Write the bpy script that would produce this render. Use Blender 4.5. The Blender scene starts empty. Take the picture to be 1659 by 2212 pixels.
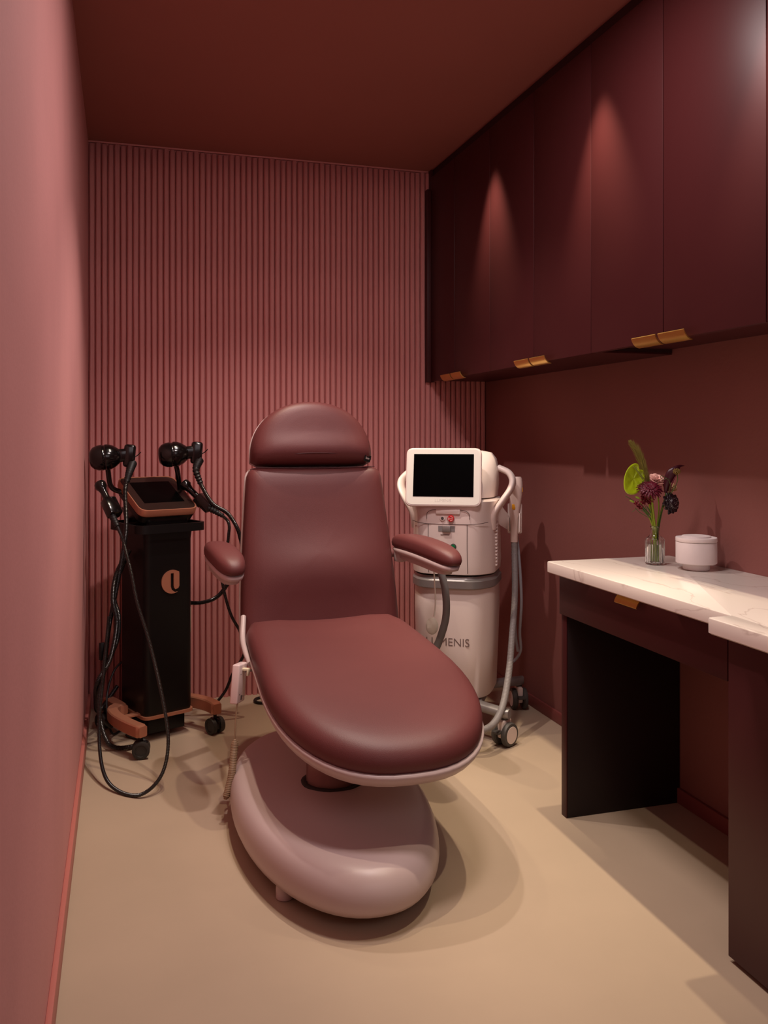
import bpy, bmesh, math, random
from mathutils import Vector, Matrix
random.seed(7)
S = bpy.context.scene
C = S.collection
PI = math.pi
def lin(r, g, b):
    f = lambda v: (v/255/12.92) if v/255 <= .04045 else ((v/255+.055)/1.055)**2.4
    return (f(r), f(g), f(b), 1)

# ------------------------------------------------------------------ camera
CEIL = 2.546
cd = bpy.data.cameras.new('camera'); cam = bpy.data.objects.new('camera', cd); C.objects.link(cam)
cam.location = (0, 0, 1.22)
cam.rotation_euler = (PI/2, 0, -math.atan(566/1884))
cd.sensor_fit = 'HORIZONTAL'; cd.sensor_width = 36; cd.lens = 1884/1659*36
cd.shift_y = -164/1659; cd.clip_start = .02
S.camera = cam

# ------------------------------------------------------------------ light
w = bpy.data.worlds.new('world'); S.world = w; w.use_nodes = True
w.node_tree.nodes['Background'].inputs[0].default_value = (1, .85, .87, 1)
w.node_tree.nodes['Background'].inputs[1].default_value = 1.6

def spot(x, y, power, col=(1, .82, .60), size=76, blend=.75, r=.014, z=CEIL-.012, tilt=(0, 0)):
    ld = bpy.data.lights.new('downlight_or_fill', 'SPOT'); ld.energy = power; ld.color = col
    ld.spot_size = math.radians(size); ld.spot_blend = blend; ld.shadow_soft_size = r
    o = bpy.data.objects.new('downlight_or_fill', ld); C.objects.link(o); o.location = (x, y, z)
    o.rotation_euler = (math.radians(tilt[0]), math.radians(tilt[1]), 0)
    return o
for y in (3.31, 2.47, 1.63):
    spot(1.36, y, 84, size=52, blend=.85)
for y in (3.31, 2.47):
    spot(.50, y, 44, size=68, blend=.8)

spot(.66, 2.95, 62, col=(1, .86, .80), size=112, blend=.7, r=.02)  # unseen wide pink spot added to throw the seat's shadow forward
al = bpy.data.lights.new('added_soft_fill', 'AREA'); al.energy = 20; al.color = (1, .85, .83); al.shape = 'RECTANGLE'; al.size = .3; al.size_y = .3  # unseen area light added as soft pinkish fill from above
ao = bpy.data.objects.new('added_soft_fill', al); C.objects.link(ao); ao.location = (.82, 1.98, CEIL-.03)

vs = S.view_settings
vs.view_transform = 'Standard'; vs.look = 'None'; vs.gamma = 1; vs.use_curve_mapping = False
vs.exposure = 0.0

# ------------------------------------------------------------------ materials
MATS = {}
def mat(name, col, rough=.5, metal=0, spec=.5, bump=0, bscale=200, var=0, vscale=4, coat=0, trans=0, ior=1.45, bdist=.001, stretch=None):
    m = bpy.data.materials.new(name); m.use_nodes = True
    nt = m.node_tree; b = nt.nodes['Principled BSDF']
    b.inputs['Base Color'].default_value = col
    b.inputs['Roughness'].default_value = rough; b.inputs['Metallic'].default_value = metal
    b.inputs['Specular IOR Level'].default_value = spec; b.inputs['Coat Weight'].default_value = coat
    b.inputs['Transmission Weight'].default_value = trans; b.inputs['IOR'].default_value = ior
    tc = nt.nodes.new('ShaderNodeTexCoord'); co = tc.outputs['Object']
    if stretch:
        mp = nt.nodes.new('ShaderNodeMapping'); mp.inputs['Scale'].default_value = stretch
        nt.links.new(co, mp.inputs[0]); co = mp.outputs[0]
    if bump:
        n = nt.nodes.new('ShaderNodeTexNoise'); n.inputs['Scale'].default_value = bscale; n.inputs['Detail'].default_value = 4
        nt.links.new(co, n.inputs['Vector'])
        bp = nt.nodes.new('ShaderNodeBump'); bp.inputs['Strength'].default_value = bump; bp.inputs['Distance'].default_value = bdist
        nt.links.new(n.outputs['Fac'], bp.inputs['Height']); nt.links.new(bp.outputs[0], b.inputs['Normal'])
    if var:
        n = nt.nodes.new('ShaderNodeTexNoise'); n.inputs['Scale'].default_value = vscale; n.inputs['Detail'].default_value = 6
        nt.links.new(co, n.inputs['Vector'])
        r = nt.nodes.new('ShaderNodeValToRGB'); e = r.color_ramp.elements
        e[0].position = .3; e[1].position = .7
        e[0].color = tuple(c*(1-var) for c in col[:3])+(1,); e[1].color = tuple(min(1, c*(1+var)) for c in col[:3])+(1,)
        nt.links.new(n.outputs['Fac'], r.inputs[0]); nt.links.new(r.outputs[0], b.inputs['Base Color'])
    MATS[name] = m
    return m
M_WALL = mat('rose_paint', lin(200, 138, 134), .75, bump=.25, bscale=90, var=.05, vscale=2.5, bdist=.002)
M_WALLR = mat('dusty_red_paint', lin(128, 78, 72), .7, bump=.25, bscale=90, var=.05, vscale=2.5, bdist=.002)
M_CEIL = mat('ceiling_brown_red', lin(150, 90, 80), .8, bump=.2, bscale=60, var=.03, vscale=2)  # ceiling base colour, darker and browner than the walls
M_FLUTE = mat('rose_plaster', lin(204, 134, 130), .7, bump=.5, bscale=160, var=.06, vscale=9, bdist=.002, stretch=(1, 1, .35))
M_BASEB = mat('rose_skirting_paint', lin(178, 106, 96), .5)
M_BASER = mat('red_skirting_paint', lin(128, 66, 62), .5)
M_FLOOR = mat('beige_resin', lin(176, 156, 134), .38, bump=.12, bscale=14, var=.05, vscale=2.2, bdist=.003, spec=.4)
M_CAB = mat('maroon_lacquer', lin(66, 27, 28), .42, spec=.26, bump=.05, bscale=30, var=.03, vscale=2)
M_CABIN = mat('dark_carcass', lin(42, 16, 17), .6)
M_BRASS = mat('brushed_brass', lin(226, 184, 100), .36, 1, bump=.25, bscale=60, stretch=(1, .05, 1))
M_VINYL = mat('maroon_vinyl', lin(98, 49, 49), .5, spec=.5, bump=.35, bscale=420, var=.04, vscale=5, bdist=.0008)
M_SHELL = mat('pale_pink_plastic', lin(188, 168, 166), .38, var=.02)
M_PAD = mat('charcoal_foot', lin(45, 40, 38), .7)
M_BLACK = mat('black_gloss_plastic', lin(14, 11, 11), .16, spec=.6)
M_BLACKM = mat('black_satin_body', lin(13, 11, 11), .42, spec=.35)
M_RUBBER = mat('black_rubber', lin(20, 18, 18), .5)
M_COPPER = mat('copper_paint', lin(196, 132, 104), .38, .5)
M_SCREEN = mat('dark_screen_glass', lin(3, 3, 3), .25, spec=.05)
M_BEZEL = mat('black_bezel_glass', lin(40, 26, 22), .3, spec=.4)
M_WHITE = mat('white_plastic', lin(232, 215, 207), .34, var=.02, vscale=3)
M_MATTEW = mat('frosted_white', lin(228, 224, 214), .3)
M_SEAM = mat('joint_brown_grey', lin(96, 76, 72), .8)  # brown-grey of the panel joints
M_GREY = mat('grey_metallic_paint', lin(150, 145, 142), .38, .5)
M_HOSE = mat('grey_hose', lin(138, 132, 130), .5)
M_HOSEL = mat('light_grey_tube', lin(160, 160, 166), .4)
M_CASTER = mat('grey_tyre', lin(74, 70, 66), .55)
M_CASTERB = mat('dark_tyre', lin(48, 46, 42), .5)
M_YEL = mat('yellow_button', lin(235, 165, 20), .4)
M_RED = mat('red_button', lin(205, 32, 36), .35)
M_GREEN = mat('green_button', lin(10, 120, 70), .35)
M_CREAM = mat('cream_plastic', lin(222, 210, 180), .4)
M_CORD = mat('taupe_cord', lin(150, 124, 98), .5)
M_GLASS = mat('clear_glass', (1, 1, 1, 1), .02, trans=1, ior=1.45)
M_WATER = mat('water', (.96, 1, .95, 1), 0, trans=1, ior=1.33)
M_STONE = mat('white_marble', lin(214, 203, 200), .5, bump=.15, bscale=120, var=.05, vscale=14)
M_STEM = mat('green_stem', lin(120, 140, 22), .45, var=.15, vscale=30)
M_STEMD = mat('dark_green_stem', lin(62, 84, 30), .5, var=.15, vscale=30)
M_ANTH = mat('lime_spathe', lin(165, 190, 30), .22, spec=.6, bump=.8, bscale=55, bdist=.004, var=.15, vscale=20)
M_SPADIX = mat('olive_spadix', lin(110, 120, 40), .5)
M_GRASS = mat('foxtail_bristle', lin(140, 130, 60), .7)
M_GERB = mat('burgundy_petal', lin(92, 12, 34), .5)
M_ROSE = mat('blush_petal', lin(222, 170, 156), .6)
M_CALLA = mat('dark_calla', lin(56, 8, 22), .35)
M_SCAB = mat('near_black_petal', lin(28, 8, 16), .45)
M_PIN = mat('white_stamen', lin(190, 180, 180), .5)
M_SEEDH = mat('olive_seed_head', lin(126, 100, 44), .6, bump=.6, bscale=300)
M_BERRY = mat('wine_blossom', lin(110, 24, 34), .45)

def marble(name, base, vein):
    m = bpy.data.materials.new(name); m.use_nodes = True; nt = m.node_tree; b = nt.nodes['Principled BSDF']
    b.inputs['Roughness'].default_value = .16; b.inputs['Specular IOR Level'].default_value = .5
    tc = nt.nodes.new('ShaderNodeTexCoord'); mp = nt.nodes.new('ShaderNodeMapping')
    mp.inputs['Rotation'].default_value = (0, 0, .35); mp.inputs['Scale'].default_value = (1.5, .55, 1)
    n = nt.nodes.new('ShaderNodeTexNoise'); n.inputs['Scale'].default_value = 3.1; n.inputs['Detail'].default_value = 9; n.inputs['Distortion'].default_value = .5
    s = nt.nodes.new('ShaderNodeMath'); s.operation = 'SUBTRACT'; s.inputs[1].default_value = .5
    a = nt.nodes.new('ShaderNodeMath'); a.operation = 'ABSOLUTE'
    r = nt.nodes.new('ShaderNodeValToRGB'); e = r.color_ramp.elements
    e[0].position = 0; e[0].color = vein; e[1].position = .010; e[1].color = base
    L = nt.links.new
    L(tc.outputs['Object'], mp.inputs[0]); L(mp.outputs[0], n.inputs['Vector']); L(n.outputs['Fac'], s.inputs[0]); L(s.outputs[0], a.inputs[0]); L(a.outputs[0], r.inputs[0]); L(r.outputs[0], b.inputs['Base Color'])
    return m
M_COUNTER = marble('veined_marble', lin(226, 216, 206), lin(205, 192, 182))

# ------------------------------------------------------------------ mesh helpers
def link(name, me, m, parent=None, smooth=False, label=None):
    if m is not None and not me.materials: me.materials.append(m)
    if smooth is not False:
        me.polygons.foreach_set('use_smooth', [True]*len(me.polygons))
    o = bpy.data.objects.new(name, me); C.objects.link(o)
    if parent: o.parent = parent
    if label: o['label'] = label
    if smooth not in (False, True):   # angle in degrees
        try: me.set_sharp_from_angle(angle=math.radians(smooth))
        except Exception: pass
    return o
def raw(name, V, F, m, parent=None, smooth=False, label=None):
    me = bpy.data.meshes.new(name); me.from_pydata([tuple(v) for v in V], [], F); me.update()
    bm = bmesh.new(); bm.from_mesh(me); bmesh.ops.recalc_face_normals(bm, faces=bm.faces); bm.to_mesh(me); bm.free()
    return link(name, me, m, parent, smooth, label)
def frombm(name, bm, m, parent=None, smooth=False, label=None):
    me = bpy.data.meshes.new(name); bmesh.ops.recalc_face_normals(bm, faces=bm.faces); bm.to_mesh(me); bm.free()
    return link(name, me, m, parent, smooth, label)
def bbox(bm, x0, x1, y0, y1, z0, z1, bev=0, seg=2, M=None):
    g = bmesh.ops.create_cube(bm, size=1)['verts']
    for v in g:
        v.co = Vector((x0+(v.co.x+.5)*(x1-x0), y0+(v.co.y+.5)*(y1-y0), z0+(v.co.z+.5)*(z1-z0)))
    if bev:
        es = list({e for v in g for e in v.link_edges})
        r = bmesh.ops.bevel(bm, geom=es, offset=bev, segments=seg, affect='EDGES', profile=.5)
        g = list({v for f in r['faces'] for v in f.verts} | {v for v in g if v.is_valid})
    if M:
        for v in g: v.co = M @ v.co
    return g
def box(name, x0, x1, y0, y1, z0, z1, m, parent=None, bev=.002, seg=2, M=None, label=None):
    bm = bmesh.new(); bbox(bm, x0, x1, y0, y1, z0, z1, bev, seg, M)
    return frombm(name, bm, m, parent, 30, label)
def loft(name, loops, m, parent=None, smooth=35, cap=True, label=None, closed=True):
    n = len(loops[0]); V = [p for L in loops for p in L]; F = []
    for k in range(len(loops)-1):
        for i in range(n if closed else n-1):
            j = (i+1) % n
            F.append((k*n+i, k*n+j, (k+1)*n+j, (k+1)*n+i))
    if cap:
        F.append(tuple(range(n))); F.append(tuple(range((len(loops)-1)*n, len(loops)*n)))
    return raw(name, V, F, m, parent, smooth, label)
def lathe(name, prof, m, parent=None, n=32, M=None, smooth=35, label=None):
    loops = []
    for r, z in prof:
        loops.append([Vector((r*math.cos(2*PI*i/n), r*math.sin(2*PI*i/n), z)) for i in range(n)])
    if M: loops = [[M @ p for p in L] for L in loops]
    return loft(name, loops, m, parent, smooth, True, label)
def catmull(P, n=10):
    P = [Vector(p) for p in P]
    if len(P) < 3: return P
    Q = [P[0]*2-P[1]]+P+[P[-1]*2-P[-2]]; out = []
    for i in range(1, len(Q)-2):
        a, b, c, d = Q[i-1:i+3]
        for k in range(n):
            t = k/n
            out.append(.5*((2*b)+(c-a)*t+(2*a-5*b+4*c-d)*t*t+(3*b-a-3*c+d)*t**3))
    out.append(Q[-2]); return out
def tube_loops(P, r, n=10, rib=0, pitch=.006):
    L = []; up = Vector((0, 0, 1)); prevx = None; s = 0
    for i, p in enumerate(P):
        t = (P[min(i+1, len(P)-1)]-P[max(i-1, 0)]).normalized()
        if i: s += (p-P[i-1]).length
        if prevx is None:
            x = t.cross(up if abs(t.z) < .9 else Vector((1, 0, 0))).normalized()
        else:
            x = (prevx-t*prevx.dot(t)).normalized()
        prevx = x; y = t.cross(x)
        rr = r(i/(len(P)-1)) if callable(r) else r
        if rib: rr *= 1+rib*math.sin(2*PI*s/pitch)
        L.append([p+(x*math.cos(2*PI*k/n)+y*math.sin(2*PI*k/n))*rr for k in range(n)])
    return L
def resample(P, step):
    out = [P[0]]; acc = 0
    for a, b in zip(P, P[1:]):
        d = (b-a).length
        while acc+d >= step:
            f = (step-acc)/d; a = a+(b-a)*f; out.append(a); d = (b-a).length; acc = 0
            if d < 1e-9: break
        acc += d
    out.append(P[-1]); return out
def tube(name, pts, r, m, parent=None, n=10, rib=0, pitch=.006, label=None, sub=10):
    P = catmull(pts, sub)
    if rib: P = resample(P, pitch/4)
    return loft(name, tube_loops(P, r, n, rib, pitch), m, parent, 50, True, label)
def multi_tube(name, chains, m, parent=None, label=None, n=6, sub=6):
    V = []; F = []
    for pts, r in chains:
        L = tube_loops(catmull(pts, sub), r, n); o = len(V); k = len(L)
        V += [p for l in L for p in l]
        for a in range(k-1):
            for i in range(n):
                j = (i+1) % n; F.append((o+a*n+i, o+a*n+j, o+(a+1)*n+j, o+(a+1)*n+i))
        F.append(tuple(o+i for i in range(n))); F.append(tuple(o+(k-1)*n+i for i in range(n)))
    return raw(name, V, F, m, parent, 50, label)
def rpoly(pts, rad, seg=5):
    out = []; n = len(pts)
    for i in range(n):
        p = Vector(pts[i]); a = Vector(pts[i-1])-p; b = Vector(pts[(i+1) % n])-p
        r = rad[i] if isinstance(rad, (list, tuple)) else rad
        r = min(r, a.length*.49, b.length*.49)
        A = p+a.normalized()*r; B = p+b.normalized()*r
        for k in range(seg+1):
            t = k/seg; out.append(A*(1-t)**2+p*2*t*(1-t)+B*t*t)
    return out
def rrect(hx, hy, r, seg=5, cx=0, cy=0):
    return rpoly([(cx-hx, cy-hy), (cx+hx, cy-hy), (cx+hx, cy+hy), (cx-hx, cy+hy)], r, seg)
def pad(name, outline, cen, prof, fmap, m, parent=None, label=None, smooth=True, cap=True):
    """concentric loops from the outline towards its centre; prof = [(scale, height)], fmap(x, y, h) -> 3-D"""
    cx, cy = cen; loops = []
    for s, h in prof:
        loops.append([fmap(cx+(p[0]-cx)*s, cy+(p[1]-cy)*s, h) for p in outline])
    return loft(name, loops, m, parent, smooth, cap, label)
def thing(name, label, cat, loc=(0, 0, 0), rz=0, group=None):
    o = bpy.data.objects.new(name, None); C.objects.link(o); o.empty_display_size = .1
    o.location = loc; o.rotation_euler = (0, 0, rz); o['label'] = label; o['category'] = cat
    if group: o['group'] = group
    return o
def tag(o, label, cat, group=None):
    o['label'] = label; o['category'] = cat
    if group: o['group'] = group
    return o
def struct(o): o['kind'] = 'structure'; return o
def text(name, s, size, m, parent, M, ext=.0003, align='CENTER', label=None, bold=0):
    c = bpy.data.curves.new(name, 'FONT'); c.body = s; c.size = size; c.extrude = ext; c.align_x = align; c.align_y = 'CENTER'; c.offset = bold
    t = bpy.data.objects.new('t', c); C.objects.link(t)
    bpy.context.view_layer.update()
    me = bpy.data.meshes.new_from_object(t); bpy.data.objects.remove(t)
    me.transform(M); me.materials.clear()
    return link(name, me, m, parent, False, label)
def frame(origin, x, y):
    x = Vector(x).normalized(); y = Vector(y); y = (y-x*x.dot(y)).normalized(); z = x.cross(y)
    M = Matrix((x, y, z)).transposed().to_4x4(); M.translation = Vector(origin); return M

# ------------------------------------------------------------------ room shell
XL0, XR, YB, YF = -.145, 1.78, 4.13, -.35
struct(box('floor', -.4, 2.0, YF, 4.3, -.05, 0, M_FLOOR, bev=0))
struct(box('ceiling', -.4, 2.0, YF, 4.3, CEIL, CEIL+.06, M_CEIL, bev=0))
struct(box('wall_left', -.25, XL0, YF, 4.3, 0, CEIL, M_WALL, bev=0))
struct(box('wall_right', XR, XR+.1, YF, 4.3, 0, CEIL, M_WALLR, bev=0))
wb = struct(box('wall_back', -.25, XR+.1, YB+.005, YB+.12, 0, CEIL, M_FLUTE, bev=0))
struct(box('wall_front', XL0-.1, XR+.1, YF-.1, YF, 0, 1.55, M_WALL, bev=0))  # unseen wall, height shaped to admit daylight only from high up
struct(box('baseboard_left', XL0, XL0+.013, YF, YB-.02, 0, .07, M_BASEB, bev=.002))
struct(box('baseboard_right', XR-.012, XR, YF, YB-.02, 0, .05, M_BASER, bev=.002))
# ribs of the plaster wall, one by one
PIT = .0272
def rib_mesh(seed):
    rnd = random.Random(seed); W = PIT
    prof = [(0, .008), (.05, .001), (.12, -.007), (.25, -.0125), (.4, -.0135), (.5, -.0118), (.6, -.0138), (.76, -.0125), (.88, -.007), (.95, .001), (1, .008)]
    NZ = 22; V = []; F = []; n = len(prof)
    ph = [rnd.uniform(0, 6.28) for _ in range(6)]
    zt = CEIL-.012-rnd.uniform(0, .006)
    for k in range(NZ+1):
        z = zt*k/NZ if k < NZ else zt
        a = .0007*math.sin(z*5+ph[0])+.0005*math.sin(z*13+ph[1]); b = .0007*math.sin(z*4+ph[2])+.0005*math.sin(z*11+ph[3])
        for i, (u, d) in enumerate(prof):
            e = a*(1-u)+b*u if 1 < i < n-2 else (a if i < n/2 else b)*.6
            V.append((u*W+e, d+(.0006*math.sin(z*9+ph[4]) if 1 < i < n-2 else 0), z))
    for i, (u, d) in enumerate(prof): V.append((.12*W+u*W*.76, d*.45+.003, zt+.007))
    for k in range(NZ+1):
        for i in range(n-1):
            F.append((k*n+i, k*n+i+1, (k+1)*n+i+1, (k+1)*n+i))
    me = bpy.data.meshes.new('rib'); me.from_pydata(V, [], F); me.update()
    me.polygons.foreach_set('use_smooth', [True]*len(me.polygons)); me.materials.append(M_FLUTE)
    return me
ribs = [rib_mesh(s) for s in range(7)]
nr = int((XR-XL0)/PIT)+1
for i in range(nr):
    o = bpy.data.objects.new('rib', ribs[(i*3+i//5) % 7]); C.objects.link(o); o.parent = wb
    o.location = (XL0+.002+i*PIT*((XR-XL0-.002)/(nr*PIT)), YB-.002, 0)
# narrow smooth strip left on top of the ribs
o = box('top_strip', XL0, 1.47, YB-.009, YB+.004, CEIL-.007, CEIL, M_FLUTE, wb, bev=.001)

# ------------------------------------------------------------------ wall cabinets
XD = 1.47; ZB = 1.495; ZT = 2.505
seams = [4.085, 3.765, 3.36, 2.953, 2.54, 2.142, 1.728, 1.32, .91]
def pull(name, parent, y0, y1, x, z, up=1):
    """curled brass lip, upturned (up=1) under a door or hanging (up=-1) from a drawer top"""
    n = 12; P = []
    for k in range(n):
        t = k/(n-1)
        a_ = -.12+1.32*t; P.append((x+.008-.031*math.sin(max(0, a_))-.010*min(0, a_)*-1, z+up*(-.006+.042*(1-math.cos(max(0, a_))))))
    V = []; F = []; T = .0030
    ys = ((y0, 1), (y0+.0015, 0), (y1-.006, 0), (y1-.002, 1), (y1, 2))
    for y, c in ys:      # far end slightly rounded off at the lip
        for k, (px, pz) in enumerate(P):
            V.append((px, y, pz))
        for k, (px, pz) in enumerate(P):
            V.append((px-T*.75, y+(0 if c != 1 else .0), pz-T*.75*up))
    m = len(ys)
    for q in range(m-1):
        a, b = q*2*n, (q+1)*2*n
        for i in range(n-1):
            F.append((a+i, a+i+1, b+i+1, b+i)); F.append((a+n+i, a+n+i+1, b+n+i+1, b+n+i))
        F.append((a, a+n, b+n, b)); F.append((a+n-1, a+2*n-1, b+2*n-1, b+n-1))
    for a in (0, (m-1)*2*n):
        for i in range(n-1): F.append((a+i, a+i+1, a+n+i+1, a+n+i))
    return raw(name, V, F, M_BRASS, parent, 40, 'curled brass finger pull')
pairs = [(0, 1, 2, 'against the ribbed wall'), (2, 3, 4, 'second from the ribbed wall'),
         (4, 5, 6, 'third from the ribbed wall'), (6, 7, 8, 'nearest at the top right')]
for a, b, c, where in pairs:
    y1, ym, y0 = seams[a], seams[b], seams[c]
    cab = thing('wall_cabinet', 'tall maroon wall cabinet with two flat doors, '+where, 'cabinet', (XR, (y0+y1)/2, ZB), group='maroon wall cabinets')
    def bx(nm, x0, x1, ya, yb, z0, z1, m, bev=.002, par=cab, label=None):
        return box(nm, x0-XR, x1-XR, ya-cab.location.y, yb-cab.location.y, z0-ZB, z1-ZB, m, par, bev, 2, None, label)
    up_ = .018 if a >= 4 else 0
    bx('body', XD+.024, XR-.001, y0+.001, y1-.001, ZB+.006+up_, CEIL-.003, M_CABIN, 0)
    bx('underside', XD+.026, XR-.002, y0+.001, y1-.001, ZB+up_, ZB+.0055+up_, M_CAB, 0, label='bare maroon bottom panel')
    bx('top_filler', XD+.012, XD+.023, y0, y1, ZT+.004, CEIL-.002, M_CABIN, 0)
    for k, (ya, yb) in enumerate(((ym, y1), (y0, ym))):
        d = bx('door', XD, XD+.022, ya+.0015, yb-.0015, ZB-.004, ZT, M_CAB, .0026)
        hy0, hy1 = (ya+.006, ya+.126) if k == 0 else (yb-.126, yb-.006)
        h = pull('handle', d, hy0-cab.location.y, hy1-cab.location.y, XD-XR, -.006)
    if a == 0:
        bx('end_filler', XD-.018, XD+.02, y1+.001, YB-.012, ZB-.006, CEIL-.1, M_CAB, .001)
        bx('end_filler', XD, XD+.02, y1+.001, YB-.012, CEIL-.099, CEIL-.003, M_CAB, .001)

# ------------------------------------------------------------------ desk run
ZC = .815; TH = .036; XF = 1.35
desk = thing('desk', 'dark maroon built-in desk with one drawer and an open knee space', 'desk', (1.56, 2.1, 0))
def wb_(root):
    def f(nm, x0, x1, y0, y1, z0, z1, m, par=None, bev=.0015, label=None):
        L = root.location
        return box(nm, x0-L.x, x1-L.x, y0-L.y, y1-L.y, z0-L.z, z1-L.z, m, par or root, bev, 2, None, label)
    return f
f = wb_(desk)
sp_ = f('side_panel', XF+.012, XR-.002, 2.497, 2.53, 0, .647, mat('side_panel_dark', lin(26, 8, 10), .6))  # panel colour set much darker than its maroon edge strip
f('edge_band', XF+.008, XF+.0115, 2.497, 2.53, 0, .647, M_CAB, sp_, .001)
dr = f('drawer', XF, XF+.02, 1.7155, 2.53, .648, ZC-TH-.004, M_CAB)
f('drawer_box', XF+.021, XR-.002, 1.72, 2.528, .652, ZC-TH-.001, M_CABIN)
pull('handle', dr, 2.056-2.1, 2.166-2.1, XF-1.56, ZC-TH-.006, -1)
bc = thing('base_cabinet', 'dark maroon base cabinet under the deeper part of the marble counter', 'cabinet', (1.56, .9, 0))
f = wb_(bc)
f('body', XF+.021, XR-.002, .3, 1.712, .018, ZC-TH-.001, M_CABIN)
f('plinth', XF+.06, XR-.002, .3, 1.70, 0, .0175, M_CABIN)
f('door', XF, XF+.02, .905, 1.712, .012, ZC-TH-.004, M_CAB)
f('door', XF, XF+.02, .3, .901, .012, ZC-TH-.004, M_CAB)
# marble worktop with its step
def worktop():
    o = rpoly([(1.317, 2.556), (1.317, 1.662), (1.252, 1.662), (1.252, .28), (XR-.0005, .28), (XR-.0005, 2.556)], [.012, .004, .014, .004, .004, .004], 5)
    b = .003; loops = []
    cx, cy = 1.55, 1.5
    def ins(d):   # inset each point towards inside along both axes
        out = []
        for p in o:
            x = p.x+(d if p.x < 1.5 else -d); y = p.y+(-d if p.y > 2.3 else (d if p.y < .5 else (-d if 1.6 < p.y < 1.7 and p.x < 1.3165 else 0)))
            out.append((x, y))
        return out
    for d, z in ((b, ZC-TH), (0, ZC-TH+b), (0, ZC-b), (b*.3, ZC-b*.3), (b, ZC)):
        loops.append([Vector((x, y, z)) for x, y in ins(d)])
    return loft('worktop', loops, M_COUNTER, None, 30)
tag(worktop(), 'white veined marble worktop with a stepped front edge, on the maroon desk', 'worktop')

# ------------------------------------------------------------------ treatment chair
CX0, CY0 = .70, 2.65
ch = thing('treatment_chair', 'maroon upholstered reclining treatment chair on a pale oval pedestal base', 'chair', (CX0, CY0, 0))
def W(x, y, z): return Vector((x-CX0, y-CY0, z))
def seat_outline(w0=.292, w1=.312, Yb=3.20, Yc=2.62, Yf=2.105, n=2.5, xc=.715):
    R = []
    for i in range(7):
        t = i/6; e = 1-max(0, .16-t)**2*2.5
        R.append(((w0+(w1-w0)*t)*e, Yb+(Yc-Yb)*t))
    for i in range(1, 15):
        a = PI/2*i/14; R.append((w1*abs(math.cos(a))**(2/n), Yc-(Yc-Yf)*math.sin(a)**(2/n)))
    pts = [(xc+x, y) for x, y in R]+[(xc-x, y) for x, y in reversed(R[:-1])]
    for i in range(1, 7):
        t = i/7; pts.append((xc-w0*(1-2*t)*.94, Yb+.012*math.sin(PI*t)))
    return pts
def zseat(Y):
    t = (3.18-Y)/1.05
    return .448-.01*t-.10*t*t
so = seat_outline()
def smap(x, y, h):
    d = 0
    if h > .06:
        u = (x-.715)/.3
        d = -.012*math.exp(-(u/.5)**2)*math.exp(-((y-3.0)/.16)**2)+.010*math.exp(-((abs(u)-.62)/.28)**2)*math.exp(-((y-3.1)/.10)**2)
    return W(x, y, zseat(y)+h+d)
SP = [(.9, .022), (.985, .022), (.997, .034), (.999, .052), (.99, .070), (.97, .083), (.935, .093), (.88, .099), (.8, .102), (.65, .102), (.5, .101), (.35, .100), (.2, .1), (.05, .1)]
pad('seat', so, (.715, 2.66), SP, smap, M_VINYL, ch)
pad('seat_shell', so, (.715, 2.66), [(.5, -.045), (.75, -.043), (.9, -.03), (.97, -.012), (1.0, .006), (1.008, .016), (1.008, .024), (.99, .025), (.6, .022)],
    lambda x, y, h: W(x, y, zseat(y)+h), M_SHELL, ch, 'pale pink plastic tray under the seat cushion')
# backrest: s runs up the back, q across; surface bows slightly
def bmap(x, s, h):
    # h is thickness towards the viewer
    bow = .032*math.exp(-((s-.27)/.11)**2)
    y0 = 3.245+.20*s; z0 = .43+.985*s
    n = Vector((0, -.98, .20))
    p = Vector((x, y0, z0))+n*(h+(bow if h > .03 else 0)*max(0, 1-((x-.722)/.3)**2))
    return p-Vector((CX0, CY0, 0))
bo = rpoly([(.722-.302, 0), (.722+.306, 0), (.722+.302, .18), (.722+.285, .42), (.722+.262, .672), (.722-.264, .672), (.722-.286, .42), (.722-.300, .18)],
           [.03, .03, .2, .2, .045, .045, .2, .2], 6)
BP = [(.9, .0), (.985, .0), (.998, .012), (1.0, .03), (.99, .05), (.968, .066), (.93, .076), (.86, .083), (.75, .086), (.6, .087), (.45, .087), (.3, .087), (.15, .087), (.03, .087)]
pad('backrest', bo, (.722, .34), BP, bmap, M_VINYL, ch)
pad('backrest_shell', bo, (.722, .34), [(.6, -.05), (.85, -.045), (.97, -.025), (1.012, -.008), (1.014, .004), (.99, .005), (.6, .0)], bmap, M_SHELL, ch, 'thin pale pink shell behind the back cushion')
# headrest
ho = []
for i in range(31):
    a = PI*i/30; cx_, sx_ = math.cos(a), math.sin(a)
    ho.append((.712+.238*math.copysign(abs(cx_)**.92, cx_), .712+.212*sx_**.95))
ho = ho[::1]+[(.712-.238, .685), (.712-.215, .672), (.712-.15, .668), (.712, .668), (.712+.15, .668), (.712+.215, .672), (.712+.238, .685)]
def hmap(x, s, h):
    y0 = 3.26+.185*s; z0 = .452+.965*s; n = Vector((0, -.975, .22))
    u = abs(x-.712)/.24
    lift = .02*math.exp(-((s-.72)/.05)**2) if h > .04 else 0
    return Vector((x, y0, z0))+n*(h+lift*(1-u*u*.6))-Vector((CX0, CY0, 0))
HP = [(.9, .0), (.985, .0), (1.0, .012), (1.0, .034), (.985, .056), (.95, .075), (.9, .087), (.8, .097), (.65, .102), (.45, .104), (.25, .105), (.06, .105)]
pad('headrest', ho, (.712, .79), HP, hmap, M_VINYL, ch)
pad('headrest_shell', ho, (.712, .78), [(.6, -.04), (.85, -.035), (.97, -.018), (1.012, -.002), (1.014, .008), (.98, .008), (.6, .0)], hmap, M_SHELL, ch, 'thin pale pink shell behind the headrest')
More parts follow.
